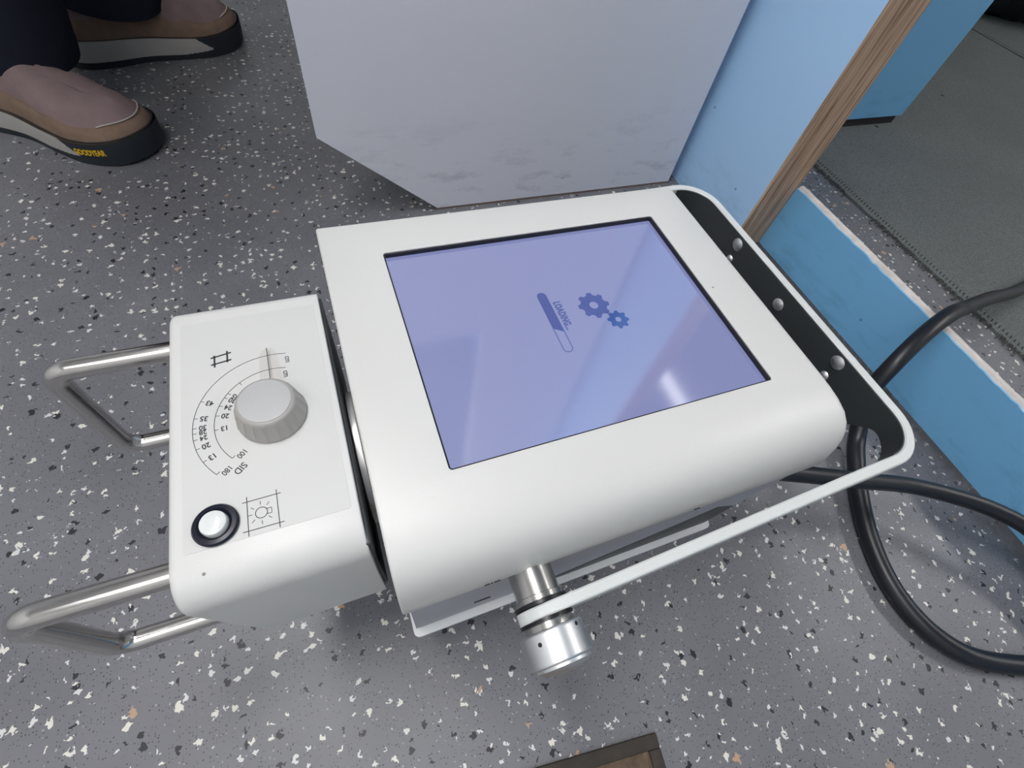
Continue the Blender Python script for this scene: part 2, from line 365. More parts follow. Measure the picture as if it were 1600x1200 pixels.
# light fittings on the ceiling (tube lamps, and two added fill lights)
def ceiling_light(x, y, lx, ly, strength, label):
    t = tag(empty('ceiling_light', (x, y, 2.3)), label, 'ceiling light')
    obj('housing', cbox(-lx/2-.02, lx/2+.02, -ly/2-.02, ly/2+.02, -.035, 0, bev=.004), CREAM, t)
    e = emis('lamp_%d' % int(strength*10), (1.0, .985, .985), strength, .6, 1.45)
    obj('diffuser', cbox(-lx/2, lx/2, -ly/2, ly/2, -.05, -.035, bev=.003), e, t)
ceiling_light(-.38, .56, .34, 1.25, LAMP_MAIN, 'long tube ceiling light above the medical unit')
ceiling_light(-.75, -.80, 1.4, 1.25, FILL_FRONT, 'added large square fill light behind the photographer')  # unseen lamp added as soft fill for the near faces
ceiling_light(2.7, -.3, .25, 1.2, 26.0, 'added wide fill light in the far corner of the room beyond')  # unseen lamp added to brighten the mat and walls beyond
ceiling_light(1.72, .98, .07, .42, LAMP_SIDE, 'short tube ceiling light in the room beyond the threshold')

# ---------------------------------------------------------------- desk with pale side panel
desk = tag(empty('desk', (.33, .64, 0)), 'pale grey laminate desk whose side panel has a cut lower corner, against the blue wall', 'desk')
def loc(o, p):  # keep world coordinates for a part of an empty that is not at the origin
    o.matrix_parent_inverse = Matrix.Translation(-p.location); return o
sp = prism(bmesh.new(), [(.012, .131), (.1705, .004), (.615, .004), (.615, 1.75), (.277, 1.75), (.277, .836), (.012, .836)], 'y', .6315, .6495)
loc(obj('side_panel', sp, PANEL, desk, False), desk)
loc(obj('bottom_edge', cbox(.172, .615, .6320, .649, 0, .004), DUST, desk, False), desk)
loc(obj('desktop', cbox(.014, .613, .6495, 1.85, .79, .815, bev=.002), PANEL, desk), desk)
loc(obj('side_panel', prism(bmesh.new(), [(.012, .131), (.1705, .0), (.613, .0), (.613, .79), (.012, .79)], 'y', 1.83, 1.848), PANEL, desk, False), desk)
loc(obj('back_panel', cbox(.597, .613, .6495, 1.83, .0, 1.75), PANEL, desk, False), desk)

# ---------------------------------------------------------------- room beyond the threshold
cab = tag(empty('cabinet', (1.02, .95, .004)), 'blue laminate cabinet with a dark plinth, standing on the grey mat beyond the doorway', 'cabinet')
loc(obj('body', cbox(.80, 1.343, .745, 1.25, .024, .85, bev=.001), BLUE, cab, False), cab)
loc(obj('plinth', cbox(.81, 1.335, .751, 1.245, .004, .024), DARKBOARD, cab, False), cab)
# mats: closely shaved ribbed carpet with a frayed, stitched edge
def mat_thing(x0, x1, ya, yb, label):
    t = tag(empty('floor_mat', ((x0+x1)/2, (ya+yb)/2, 0)), label, 'mat')
    pts = []; n = 160
    for i in range(n+1):
        y = ya+(yb-ya)*i/n; pts.append((x0+.006*noise.noise(Vector((y*9, 2, x0)))+.0035*noise.noise(Vector((y*60, 1, 0))), y))
    pts += [(x1+.004*noise.noise(Vector((y*9, 7, 0))), y) for y in [yb-(yb-ya)*i/40 for i in range(41)]]
    loc(obj('carpet', prism(bmesh.new(), pts, 'z', 0, .004), CARPET, t, False), t)
    bm = bmesh.new(); y = ya
    while y < min(yb, .9):        # frayed threads hanging out of the near edge
        if noise.noise(Vector((y*7, 5, 5))) > -.12 or (.18 < y < .36):
            L = random.uniform(.006, .018); a = random.uniform(-.7, .7); bx = x0+.003
            tube(bm, [Vector((bx, y, .004)), Vector((bx-L*.5*math.cos(a), y+L*.5*math.sin(a), .0055)), Vector((bx-L*math.cos(a), y+L*math.sin(a)+random.uniform(-.004, .004), .0015))], .0007, 5)
        y += random.uniform(.002, .006)
    tag(loc(obj('frayed_edge', bm, mat('edge_thread', (.075, .078, .07), .95), t), t), 'dark frayed threads along the edge', kind='stuff')
    bm = bmesh.new(); y = ya
    while y < min(yb, 1.2):
        tube(bm, [Vector((x0+.010, y, .0038)), Vector((x0+.014, y+.002, .0052)), Vector((x0+.019, y+.003, .0038))], .0009, 5); y += .0075
    tag(loc(obj('stitching', bm, mat('stitch', (.03, .032, .03), .9), t), t), 'dark stitches beside the edge', kind='stuff')
mat_thing(.985, 2.238, -.75, 2.3, 'worn grey ribbed floor mat with a frayed edge just past the blue threshold')
mat_thing(2.250, 3.4, -.6, 2.3, 'dark grey floor mat under the black plastic bag')
bm = bmesh.new(); bmesh.ops.create_icosphere(bm, subdivisions=5, radius=1)
for v in bm.verts:
    p = v.co.copy(); d = 1+.10*noise.noise(p*1.6)+.07*noise.noise(p*4+Vector((3, 1, 0)))-.08*abs(noise.noise(Vector((p.x*5, p.y*5, p.z*1.5))))-.03*abs(noise.noise(p*14))
    v.co = Vector((p.x*.44*d, p.y*.46*d, max(0, .24+p.z*.32*d)))
bag = obj('rubbish_bag', bm, BAG); bag.location = (2.66, 1.56, .004)
tag(bag, 'crumpled shiny black plastic bag beyond the blue cabinet, at the top right corner', 'bag')

# grit mat in a metal frame at the bottom of the picture
gm = tag(empty('framed_doormat', (.0962, -.1600, 0), 0), 'brown rusty framed doormat corner sunk in the speckled floor, at the bottom edge', 'mat')
gm.rotation_euler.z = math.radians(-8)
bm = bmesh.new(); X0, X1, Y0, Y1 = -.14, .065, -.20, .075; fw = .011
box(bm, X0, X1, Y1-fw, Y1, 0, .004, bev=.001); box(bm, X0, X1, Y0, Y0+fw, 0, .004, bev=.001)
box(bm, X1-fw, X1, Y0+fw, Y1-fw, 0, .004, bev=.001); box(bm, X0, X0+fw, Y0+fw, Y1-fw, 0, .004, bev=.001)
obj('frame', bm, RUST, gm)
bm = bmesh.new(); nx, ny = 110, 90; G = []
for i in range(nx):
    G.append([bm.verts.new((X0+fw+(X1-X0-2*fw)*i/(nx-1), Y0+fw+(Y1-Y0-2*fw)*j/(ny-1), .0012+.0024*abs(noise.noise(Vector((i*.21, j*.27, 0))))+.0014*noise.noise(Vector((i*.9, j*.9, 3))))) for j in range(ny)])
for i in range(nx-1):
    for j in range(ny-1): bm.faces.new((G[i][j], G[i+1][j], G[i+1][j+1], G[i][j+1]))
gr = obj('bristle_pile', bm, COIR, gm); gr['kind'] = 'stuff'

# ---------------------------------------------------------------- the portable X-ray unit
unit = tag(empty('xray_unit', (.19, .17, 0)), 'white portable X-ray unit with a lit touch screen, side dial box and swivel bracket', 'medical device')
TOP = .25
def P(o): return loc(o, unit)
# shell: profile in y-z carried along x
prof = [(.3035, TOP-.052), (.3105, TOP-.046), (.3128, TOP-.006), (.3124, TOP-.0025), (.3113, TOP-.0008), (.3095, TOP)]
prof += [(.092, TOP), (.080, TOP-.0003), (.0700, TOP-.0014), (.0610, TOP-.0040), (.0545, TOP-.0082), (.0498, TOP-.0140), (.0464, TOP-.0215), (.0440, TOP-.030), (.0424, TOP-.040), (.0412, TOP-.049), (.0420, TOP-.0520)]
bm = loft_ends(prof, -.009, .311, .0016, .0075)
shell = P(obj('body_shell', bm, SHELL, unit))
OX0, OX1, OY0, OY1 = .0332, .2662, .0975, .2752
bool_cut(shell, prism(bmesh.new(), rrect(OX0, OX1, OY0, OY1, .0022), 'z', TOP-.0062, TOP+.01))
# gasket round the display
bm = bmesh.new()
o_ = rrect(OX0+.0001, OX1-.0001, OY0+.0001, OY1-.0001, .0022); i_ = rrect(OX0+.0011, OX1-.0011, OY0+.0011, OY1-.0011, .0014)
VO = [[bm.verts.new((x, y, z)) for x, y in q] for q, z in ((o_, TOP-.0060), (o_, TOP-.0007), (i_, TOP-.0010), (i_, TOP-.0060))]
n_ = len(o_)
for a, b in zip(VO, VO[1:]+VO[:1]):
    for k in range(n_): bm.faces.new((a[k], a[(k+1) % n_], b[(k+1) % n_], b[k]))
P(obj('screen_gasket', bm, BZ, unit, False))
SZ = TOP-.0042
scr = P(obj('screen', cbox(OX0+.0012, OX1-.0012, OY0+.0012, OY1-.0012, TOP-.006, SZ), LCD, unit, False)); scr['label'] = 'lit pale blue touch screen'
def SP(o): o.matrix_parent_inverse = Matrix.Translation(-unit.location); o.parent = scr; o.matrix_parent_inverse = Matrix.Identity(4); return o
k_ = (.5-SZ)/.25
def gear(cx, cy, ro, ri, rh, teeth, ph):
    bm = bmesh.new(); out = []; n = teeth*12
    for i in range(n):
        a = 2*PI*i/n; t = math.cos(teeth*a+ph); s = max(-1, min(1, t*2.6)); out.append((a, ri+(ro-ri)*(s+1)/2))
    O = [[bm.verts.new((cx+r*math.cos(a), cy+r*math.sin(a), z)) for a, r in out] for z in (SZ-.0005, SZ+.0001)]
    I = [[bm.verts.new((cx+rh*math.cos(a), cy+rh*math.sin(a), z)) for a, r in out] for z in (SZ-.0005, SZ+.0001)]
    for k in range(n):
        q = (k+1) % n
        bm.faces.new((O[1][k], O[1][q], I[1][q], I[1][k])); bm.faces.new((O[0][k], O[0][q], O[1][q], O[1][k])); bm.faces.new((I[0][k], I[1][k], I[1][q], I[0][q])); bm.faces.new((O[0][k], I[0][k], I[0][q], O[0][q]))
    return bm
obj('gear_icon', gear(.1692*k_, .1912*k_, .0124, .0100, .0034, 8, .5), ICON, scr, False)
obj('gear_icon', gear(.1813*k_, .1744*k_, .0084, .0067, .0023, 8, 1.6), ICON2, scr, False)
bx0, bx1, by0, by1 = .1305*k_, .1378*k_, .1562*k_, .2115*k_
bm = bmesh.new(); a = rrect(bx0, bx1, by0, by1, .0036); b = rrect(bx0+.0006, bx1-.0006, by0+.0006, by1-.0006, .0030)
A = [[bm.verts.new((x, y, z)) for x, y in a] for z in (SZ-.0004, SZ+.0001)]; B = [[bm.verts.new((x, y, z)) for x, y in b] for z in (SZ-.0004, SZ+.0001)]
for k in range(len(a)):
    q = (k+1) % len(a); bm.faces.new((A[1][k], A[1][q], B[1][q], B[1][k])); bm.faces.new((A[0][k], A[0][q], A[1][q], A[1][k])); bm.faces.new((B[0][k], B[0][q], B[1][q], B[1][k]))
obj('loading_bar_outline', bm, ICON, scr, False)
fillp = [p for p in rrect(bx0+.0003, bx1-.0003, by0, by1-.0003, (.0032, .0032, .0001, .0001)) if p[1] > by0+.01]
fillp = fillp+[(bx0+.0003, .1778*k_), (bx1-.0003, .1735*k_)]
obj('loading_bar_fill', prism(bmesh.new(), fillp, 'z', SZ-.0003, SZ+.00012), ICON, scr, False)
bm = bmesh.new(); add_bm(bm, text_mesh('LOADING...', .0076, .62, .0001, .00030, 1.12, 'LEFT'), Matrix.Translation((.1423*k_, .2008*k_, SZ+.00005)) @ Matrix.Rotation(-PI/2, 4, 'Z'))
obj('loading_text', bm, ICON, scr, False)
# lower housing with its pale lip
bm = prism(bmesh.new(), [(-.0045, TOP-.050), (-.0045, TOP-.147), (.250, TOP-.147), (.268, TOP-.110), (.286, TOP-.050)], 'y', .0425, .3045)
bmesh.ops.bevel(bm, geom=[e for e in bm.edges if abs((e.verts[0].co-e.verts[1].co).y) > .1], offset=.003, segments=3, affect='EDGES')
P(obj('lower_housing', bm, HOUSE, unit))
bm = bmesh.new(); prism(bm, rrect(-.0068, .262, .0370, .3095, .0045), 'z', TOP-.156, TOP-.150)
bmesh.ops.bevel(bm, geom=[e for e in bm.edges if abs((e.verts[0].co-e.verts[1].co).z) < .0001], offset=.0008, segments=2, affect='EDGES')
P(obj('base_lip', bm, LIP, unit)); 
P(obj('painted_shade_strip', prism(bmesh.new(), [(.080, TOP-.1495), (.258, TOP-.1495), (.2655, TOP-.112), (.235, TOP-.088), (.150, TOP-.122)], 'y', .0420, .0430), DARK, unit, False))  # dark strip standing in for shade on the housing above the lip
P(obj('vent_slot', cbox(.0380, .0500, .0418, .0430, TOP-.118, TOP-.1155), BZ, unit, False))
for xa, xb in ((.0395, .0428), (.0437, .0446), (.0455, .0492)):
    P(obj('clip_slot', cbox(xa, xb, .0408, .0430, TOP-.0490, TOP-.0480), BZ, unit, False))
P(obj('clip_slot', cbox(.190, .1945, .0408, .0430, TOP-.0490, TOP-.0480), BZ, unit, False))
# rotating joint between the body and the collimator box
bm = bmesh.new(); lathe(bm, [(-.0148, .040), (-.0138, .046), (-.0105, .046), (-.0088, .043), (-.0040, .043)], (0, .150, TOP-.064), 'x', 64)
P(obj('swivel_ring', bm, mat('brushed_ring', (.75, .74, .73), .33, .8), unit))
P(obj('swivel_plate', cbox(-.0090, -.0046, .060, .205, TOP-.130, TOP-.030, bev=.003), GLOSSBLACK, unit))
bm = bmesh.new(); lathe(bm, [(-.0157, .0415), (-.0120, .0415)], (0, .150, TOP-.060), 'x', 64)
P(obj('joint_flange', bm, DARK, unit))
P(obj('status_lamp', lathe(bmesh.new(), [(-.0102, .0010), (-.0089, .0013)], (0, .0665, TOP-.052), 'x', 12), mat('small_white_lamp', (.9, .9, .95), .2), unit))

# collimator box
CX0, CX1, CY0, CY1, CZ0 = -.1052, -.0168, .0690, .2500, TOP-.110
bm = bmesh.new()
cprof = []
cprof += [(CY1-.003, CZ0), (CY1, CZ0+.003), (CY1, TOP-.010)]
for i in range(1, 7): t = i/6*PI/2; cprof.append((CY1-.008+.008*math.cos(t), TOP-.008+.008*math.sin(t)))
for i in range(9): t = PI/2+i/8*PI/2; cprof.append((CY0+.017+.017*math.cos(t), TOP-.017+.017*math.sin(t)))
cprof += [(CY0, CZ0+.002), (CY0+.002, CZ0)]
bm = loft_ends(cprof, CX0, CX1, .0042, .0009)
for v in bm.verts:
    if v.co.x < -.08: v.co.x += .010*max(0, (TOP-.022-v.co.z)/.088)
col = P(obj('collimator_box', bm, SHELL, unit)); col['label'] = 'white box with dial, button and two chrome handles'
def C(name, bm, m, smooth=True, label=None):
    o = obj(name, bm, m, col, smooth)
    if label: o['label'] = label
    return o
C('side_plate', cbox(CX1-.001, CX1+.0018, CY0+.004, CY1-.0035, CZ0+.004, TOP-.005, bev=.001), DARK, label='dark grey plate closing the inner side')
C('overlay', prism(bmesh.new(), rrect(-.0980, -.0205, .0925, .2365, .0015), 'z', TOP-.0005, TOP+.00022), STICK, False, 'off white printed overlay')
PZ0, PZ1 = TOP+.0001, TOP+.00032
dc = Vector((-.0500, .1585)); RO, RI = .0427, .0321
def ang(px): return px
bm = bmesh.new()
def arc(r, a0, a1, n=60): return [(dc.x+r*math.cos(math.radians(a0+(a1-a0)*i/n)), dc.y+r*math.sin(math.radians(a0+(a1-a0)*i/n))) for i in range(n+1)]
LW = .00032
ribbon(bm, arc(RO, 78, 221.5), LW, PZ0, PZ1); ribbon(bm, arc(RI, 76, 221), LW, PZ0, PZ1)
def tick(r, a, L=.0020):
    u = Vector((math.cos(math.radians(a)), math.sin(math.radians(a)))); ribbon(bm, [dc+u*r, dc+u*(r-L)], LW, PZ0, PZ1)
def num(s, r, a, size=.0043):
    u = math.radians(a); add_bm(bm, text_mesh(s, size, .95, .00008, .00011), Matrix.Translation((dc.x+r*math.cos(u), dc.y+r*math.sin(u), PZ0+.00012)) @ Matrix.Rotation(u, 4, 'Z'))
for s, a in (('43', 153.5), ('35', 168.5), ('30', 177), ('28', 181.5), ('24', 187), ('20', 195), ('13', 207)):
    tick(RO, a); num(s, RO-.0050, a, .0040 if s in ('30', '28', '24') else .0044)
for s, a in (('35', 139.5), ('30', 145), ('24', 155), ('20', 166.5), ('13', 183)):
    tick(RI, a); num(s, RI-.0050, a, .0042)
tick(RI, 124); tick(RO, 221.5, .002); tick(RI, 221, .002)
for s_, x_, y_ in (('180', -.0771, .1313), ('100', -.0694, .1390)): add_bm(bm, text_mesh(s_, .0044, .85, .00008, .00006), Matrix.Translation((x_, y_, PZ0+.0001)) @ Matrix.Rotation(math.radians(221), 4, 'Z'))
add_bm(bm, text_mesh('SID', .0052, .9, .00008, .00007), Matrix.Translation((-.0708, .1305, PZ0+.0001)) @ Matrix.Rotation(math.radians(220), 4, 'Z'))
for x, y in ((-.0405, .1955), (-.0425, .1850)):
    add_bm(bm, text_mesh('cm', .0048, .85, .00008, .00005), Matrix.Translation((x, y, PZ0+.0001)) @ Matrix.Rotation(-PI/2, 4, 'Z'))
C('printed_scale', bm, BLACK, False, 'thin dark printed arcs, ticks and numbers')
bm = bmesh.new()
for a_, b_ in (((-.0822, .2068), (-.0712, .2087)), ((-.0822, .2017), (-.0712, .2033))): ribbon(bm, [a_, b_], .0010, PZ0, PZ1)
for a_, b_ in (((-.0802, .2084), (-.0803, .1997)), ((-.0733, .2103), (-.0734, .2018))): ribbon(bm, [a_, b_], .0010, PZ0, PZ1)
C('field_symbol', bm, BLACK, False, 'small black crossed-bars symbol')
bm = bmesh.new(); W2 = .0004
for a_, b_ in (((-.0711, .1108), (-.0530, .1111)), ((-.0718, .0955), (-.0528, .0955)), ((-.0690, .1135), (-.0693, .0928)), ((-.0550, .1135), (-.0550, .0930))): ribbon(bm, [a_, b_], W2, PZ0, PZ1)
ic = Vector((-.0628, .1033)); rb = .0028
ribbon(bm, [(ic.x+rb*math.cos(t*PI/16), ic.y+rb*math.sin(t*PI/16)) for t in range(33)], .00038, PZ0, PZ1)
ribbon(bm, [(ic.x+.0022, ic.y+.0014), (ic.x+.0048, ic.y+.0014), (ic.x+.0048, ic.y-.0014), (ic.x+.0022, ic.y-.0014)], .00038, PZ0, PZ1)
for d_ in (50, 92, 140, 180, 222, 270, 318):
    u = Vector((math.cos(math.radians(d_)), math.sin(math.radians(d_)))); ribbon(bm, [ic+u*.0042, ic+u*.0062], .0003, PZ0, PZ1)
C('lamp_symbol', bm, BLACK, False, 'thin dark light bulb symbol in a square')
# dial knob
db = Vector((-.0524, .1590, TOP))
bm = bmesh.new(); n = 96
pr = [(.0003, .0175), (.0018, .0178), (.0030, .0172), (.0110, .0152), (.0122, .0150), (.0142, .0146), (.0150, .0138), (.0153, .0128)]
rings = []
for j, (z, r) in enumerate(pr):
    rg = []
    for i in range(n):
        a = 2*PI*i/n; rr = r*1.04
        if 2 <= j <= 4:
            s = abs(math.cos(a*9)); rr = r*1.04+(.0007 if s > .97 else 0)
        rg.append(bm.verts.new((db.x+rr*math.cos(a), db.y+rr*math.sin(a), db.z+z)))
    rings.append(rg)
for A, B in zip(rings, rings[1:]):
    for i in range(n): bm.faces.new((A[i], A[(i+1) % n], B[(i+1) % n], B[i]))
bm.faces.new(rings[0]); bm.faces.new(rings[-1])
C('dial_knob', bm, DIALM, label='aged off white round dial knob')
C('dial_cap', lathe(bmesh.new(), [(.0150, .0134), (.0157, .0133), (.0158, .0124)], db, 'z', 64), DIALTOP, label='pale grey cap on the dial')
m_, n__, l__, b__ = new_mat('clear_plastic')
tr = n__.new('ShaderNodeBsdfTransparent'); tr.inputs[0].default_value = (.99, .985, .98, 1); mx = n__.new('ShaderNodeMixShader'); mx.inputs[0].default_value = .06
b__.inputs['Base Color'].default_value = (.75, .73, .70, 1); b__.inputs['Roughness'].default_value = .1
l__.new(tr.outputs[0], mx.inputs[1]); l__.new(b__.outputs[0], mx.inputs[2]); l__.new(mx.outputs[0], n__['Material Output'].inputs[0])
tabp = [(-.0570, .1735), (-.0556, .1995), (-.0540, .2030), (-.0510, .2052), (-.0480, .2045), (-.0462, .2020), (-.0435, .1735)]
C('dial_pointer', prism(bmesh.new(), tabp, 'z', TOP+.0014, TOP+.0026), m_, label='clear plastic pointer tab')
bm = bmesh.new(); ribbon(bm, [(-.0508, .1740), (-.0510, .2050)], .00042, TOP+.0027, TOP+.0029)
C('pointer_line', bm, BLACK, False)
C('set_screw', lathe(bmesh.new(), [(0, .0009), (.0006, .0009)], (db.x+.0125, db.y-.0102, TOP+.0062), 'z', 12), BLACK)
# push button
bc = (-.0833, .1030, TOP)
C('button_ring', lathe(bmesh.new(), [(.0001, .0104), (.0016, .0106), (.0028, .0098), (.0031, .0080), (.0016, .0070), (.0010, .0064)], bc, 'z', 64), GLOSSBLACK, label='glossy dark blue black ring')
C('push_button', lathe(bmesh.new(), [(.0005, .0063), (.0042, .0063), (.0052, .0059), (.0058, .0046), (.0060, .0025)], bc, 'z', 48), BTN, label='round white push button')
# handles
for y, tw in ((.2350, 0), (.0920, 0)):
    path = fillet([(-.101, y, TOP-.0195), (-.1765, y, TOP-.0195), (-.1800, y-.001, TOP-.1170), (-.070, y-.001, TOP-.1170), (-.066, y-.001, TOP-.104)], .0125)
    C('carry_handle', tube(bmesh.new(), path, .0064, 20), CHROME, label='bent chrome carry handle')
# swivel bracket: flat bar carried round the body, knobs at its pivots
PVX, PVD = .0705, .310
def bracket_path(off=0.0):
    """centre line in plan (far half mirrored about y=.1795)"""
    near = [(PVX-.0165+.0165*(1-math.cos(math.radians(a))), None) for a in range(0, 91, 10)]
    pts = []
    ex0, ey0 = PVX, .0172
    ex1, ey1 = .345, .0228
    def ln(x): return ey0+(ey1-ey0)*(x-ex0)/(ex1-ex0)
    for x, _ in near: pts.append((x, ln(x)))
    for i in range(1, 12): x = PVX+(.333-PVX)*i/12; pts.append((x, ln(x)))
    cx, cy, r = .338, .0540, .0315
    for i in range(0, 11): t = math.radians(-90+90*i/10); pts.append((cx+r*math.cos(t), cy+r*math.sin(t)))
    for i in range(1, 9): pts.append((.3695, .054+(.1795-.054)*i/8))
    return pts
half = bracket_path()
full = half+[(x, .356-y) for x, y in half[:-1][::-1]]
def hts(x, y):
    topd = .2925 if x < .10 else .2925+(.270-.2925)*min(1, (x-.10)/.22)
    if x < PVX:
        h = math.sqrt(max(1e-6, .0165**2-(PVX-x)**2)); return .5-PVD+h, .5-PVD-h
    yy = min(y, .356-y)
    k = max(0, min(1, (yy-.045)/.055)) if y < .178 else max(0, min(1, (yy-.012)/.035)); k = k*k*(3-2*k)
    low = .022+(.075-.022)*k if x > .34 else (.0325+(.022-.0325)*min(1, (x-PVX)/.20))
    return .5-topd, .5-topd-low
def sweep(path, th, off, top_off=0.0, bot_off=0.0, flt=None):
    bm = bmesh.new(); Rn = []; Q = [Vector(p) for p in path]
    idx = [i for i, q in enumerate(Q) if flt is None or flt(q)]
    for i in idx:
        q = Q[i]; t = (Q[min(i+1, len(Q)-1)]-Q[max(i-1, 0)]).normalized(); nr = Vector((-t.y, t.x))  # points inwards
        a = q+nr*(off-th/2); b = q+nr*(off+th/2); zt, zb = hts(q.x, q.y); zt -= top_off; zb += bot_off
        c = min(.0009, abs(zt-zb)/3, th/3)
        a1 = q+nr*(off-th/2+c); b1 = q+nr*(off+th/2-c)
        Rn.append([bm.verts.new(v) for v in ((a.x, a.y, zb+c), (a.x, a.y, zt-c), (a1.x, a1.y, zt), (b1.x, b1.y, zt), (b.x, b.y, zt-c), (b.x, b.y, zb+c), (b1.x, b1.y, zb), (a1.x, a1.y, zb))])
    for A, B in zip(Rn, Rn[1:]):
        for k in range(8): bm.faces.new((A[k], A[(k+1) % 8], B[(k+1) % 8], B[k]))
    bm.faces.new(Rn[0]); bm.faces.new(Rn[-1])
    return bm
P(obj('swivel_bracket', sweep(full, .0072, 0), YOKE, unit))['label'] = 'satin white flat metal bracket round the body'
bk = P(obj('bracket_lining', sweep(full, .0012, .0041, .0007, .0, lambda q: q.x > .325), DARK, unit)); bk['label'] = 'dark inner plate of the bracket'
for y, d, r in ((.2520, .2795, .0062), (.1800, .2870, .0058), (.1075, .2790, .0062), (.2505, .2960, .0040), (.1065, .2960, .0040)):
    bm = lathe(bmesh.new(), [(.0006, r), (-.0004, r), (-.0013, r*.82), (-.0026, r*.42), (-.0028, r*.15)], (.3650, y, .5-d), 'x', 28)
    P(obj('bracket_screw', bm, ALU, unit))
def pivot(sgn, ctr, knob=True):
    def Y(v): return ctr+sgn*(v-ctr)
    c = (PVX, 0, .5-PVD)
    def L(name, pr, m, n=64, label=None):
        o = P(obj(name, lathe(bmesh.new(), [(Y(a), r) for a, r in pr], c, 'y', n), m, unit))
        if label: o['label'] = label
        return o
    L('pivot_collar', [(.0440, .0140), (.0270, .0140), (.0266, .0150), (.0236, .0150), (.0233, .0146)], BRUSH)
    L('pivot_washer', [(.0233, .0168), (.0212, .0168)], BZ)
    L('pivot_washer', [(.0136, .0168), (.0117, .0168)], BZ) if knob else None
    if not knob:
        L('pivot_bolt', [(.0136, .009), (.0105, .009), (.0100, .008)], BRUSH, 6); return
    L('knob_collar', [(.0117, .0152), (.0100, .0155), (.0074, .0155)], BRUSH)
    # knurled hand knob
    bm = bmesh.new(); n = 150; rows = [(.0078, .0176, 0), (.0074, .0188, 0)]+[(.0066-.0163*i/22, .0192, 1) for i in range(23)]+[(-.0103, .0186, 0), (-.0107, .0160, 0)]
    RG = []
    for j, (yy, r, kn) in enumerate(rows):
        RG.append([bm.verts.new((c[0]+(r+(.00036 if (kn and (i+j) % 2) else 0))*math.cos(2*PI*i/n), Y(yy), c[2]+(r+(.00036 if (kn and (i+j) % 2) else 0))*math.sin(2*PI*i/n))) for i in range(n)])
    for A, B in zip(RG, RG[1:]):
        for i in range(n): bm.faces.new((A[i], A[(i+1) % n], B[(i+1) % n], B[i]))
    bm.faces.new(RG[0]); bm.faces.new(RG[-1])
    kb = P(obj('knurled_knob', bm, ALU, unit, angle=60)); kb['label'] = 'knurled aluminium hand knob'
    cp = obj('knob_cap', lathe(bmesh.new(), [(Y(-.0106), .0168), (Y(-.0122), .0166), (Y(-.0140), .0140), (Y(-.0154), .0095), (Y(-.0160), .0040)], (c[0]+.0010, 0, c[2]), 'y', 64), ALU, kb)
    for aa in (128, 52):
        a = math.radians(aa); q = Vector((c[0]+.0193*math.cos(a), Y(.0015 if aa > 90 else .0048), c[2]+.0193*math.sin(a)))
        b2 = bmesh.new(); bmesh.ops.create_cone(b2, cap_ends=True, segments=20, radius1=.0012, radius2=.0012, depth=.0006)
        b2.transform(Matrix.Translation(q) @ Matrix.Rotation(PI/2-a, 4, 'Y')); obj('grub_screw', b2, BZ, kb)
pivot(1, 0); pivot(-1, .1780, False)
# stand below the unit
bm = bmesh.new(); lathe(bm, [(0, .060), (.006, .060), (.012, .020), (.03, .014), (.135, .014)], (.30, .185, 0), 'z', 40)
box(bm, .29, .366, .165, .205, .135, .175, bev=.003)
P(obj('support_stand', bm, DARK, unit))

# ---------------------------------------------------------------- cables
cA = [(.262, .100, .118), (.330, .072, .105), (.395, .050, .094), (.455, .030, .083), (.5236, .0069, .072), (.5731, -.0221, .070), (.6045, -.0483, .070), (.628, -.078, .068), (.655, -.13, .055), (.66, -.22, .02), (.62, -.32, .0095), (.50, -.42, .0095)]
tag(obj('power_cable', tube(bmesh.new(), smooth_path(cA), .0088, 18), RUB), 'thick black cable leaving the underside of the unit towards the blue threshold', 'cable')
cB = [(.250, .250, .105), (.300, .215, .070), (.40, .19, .030), (.505, .125, .0105), (.515, .105, .0105), (.535, .068, .0105), (.545, .030, .0105), (.520, .0075, .0105), (.492, -.038, .0105), (.482, -.082, .0105), (.489, -.122, .0105), (.516, -.157, .0105), (.566, -.182, .0105), (.62, -.18, .0105), (.66, -.12, .0105)]
# the loop: from the floor on the right, under the first cable, up behind the bracket and over the threshold
cB = [(.70-.035, -.30, .0099), (.655, -.235, .0099), (.610, -.200, .0099), (.563, -.182, .0099), (.514, -.156, .0099), (.488, -.122, .0099), (.481, -.081, .0099), (.491, -.038, .0099), (.513, .008, .012), (.545, .056, .017), (.567, .083, .023), (.585, .118, .055), (.608, .136, .095), (.655, .154, .120), (.705, .166, .1245), (.770, .178, .104), (.885, .194, .080), (1.02, .21, .045), (1.2, .24, .014), (1.5, .30, .014)]
tag(obj('power_cable', tube(bmesh.new(), smooth_path(cB), .0098, 18), RUB), 'thick black cable looping on the floor and over the chipped threshold onto the mat', 'cable')

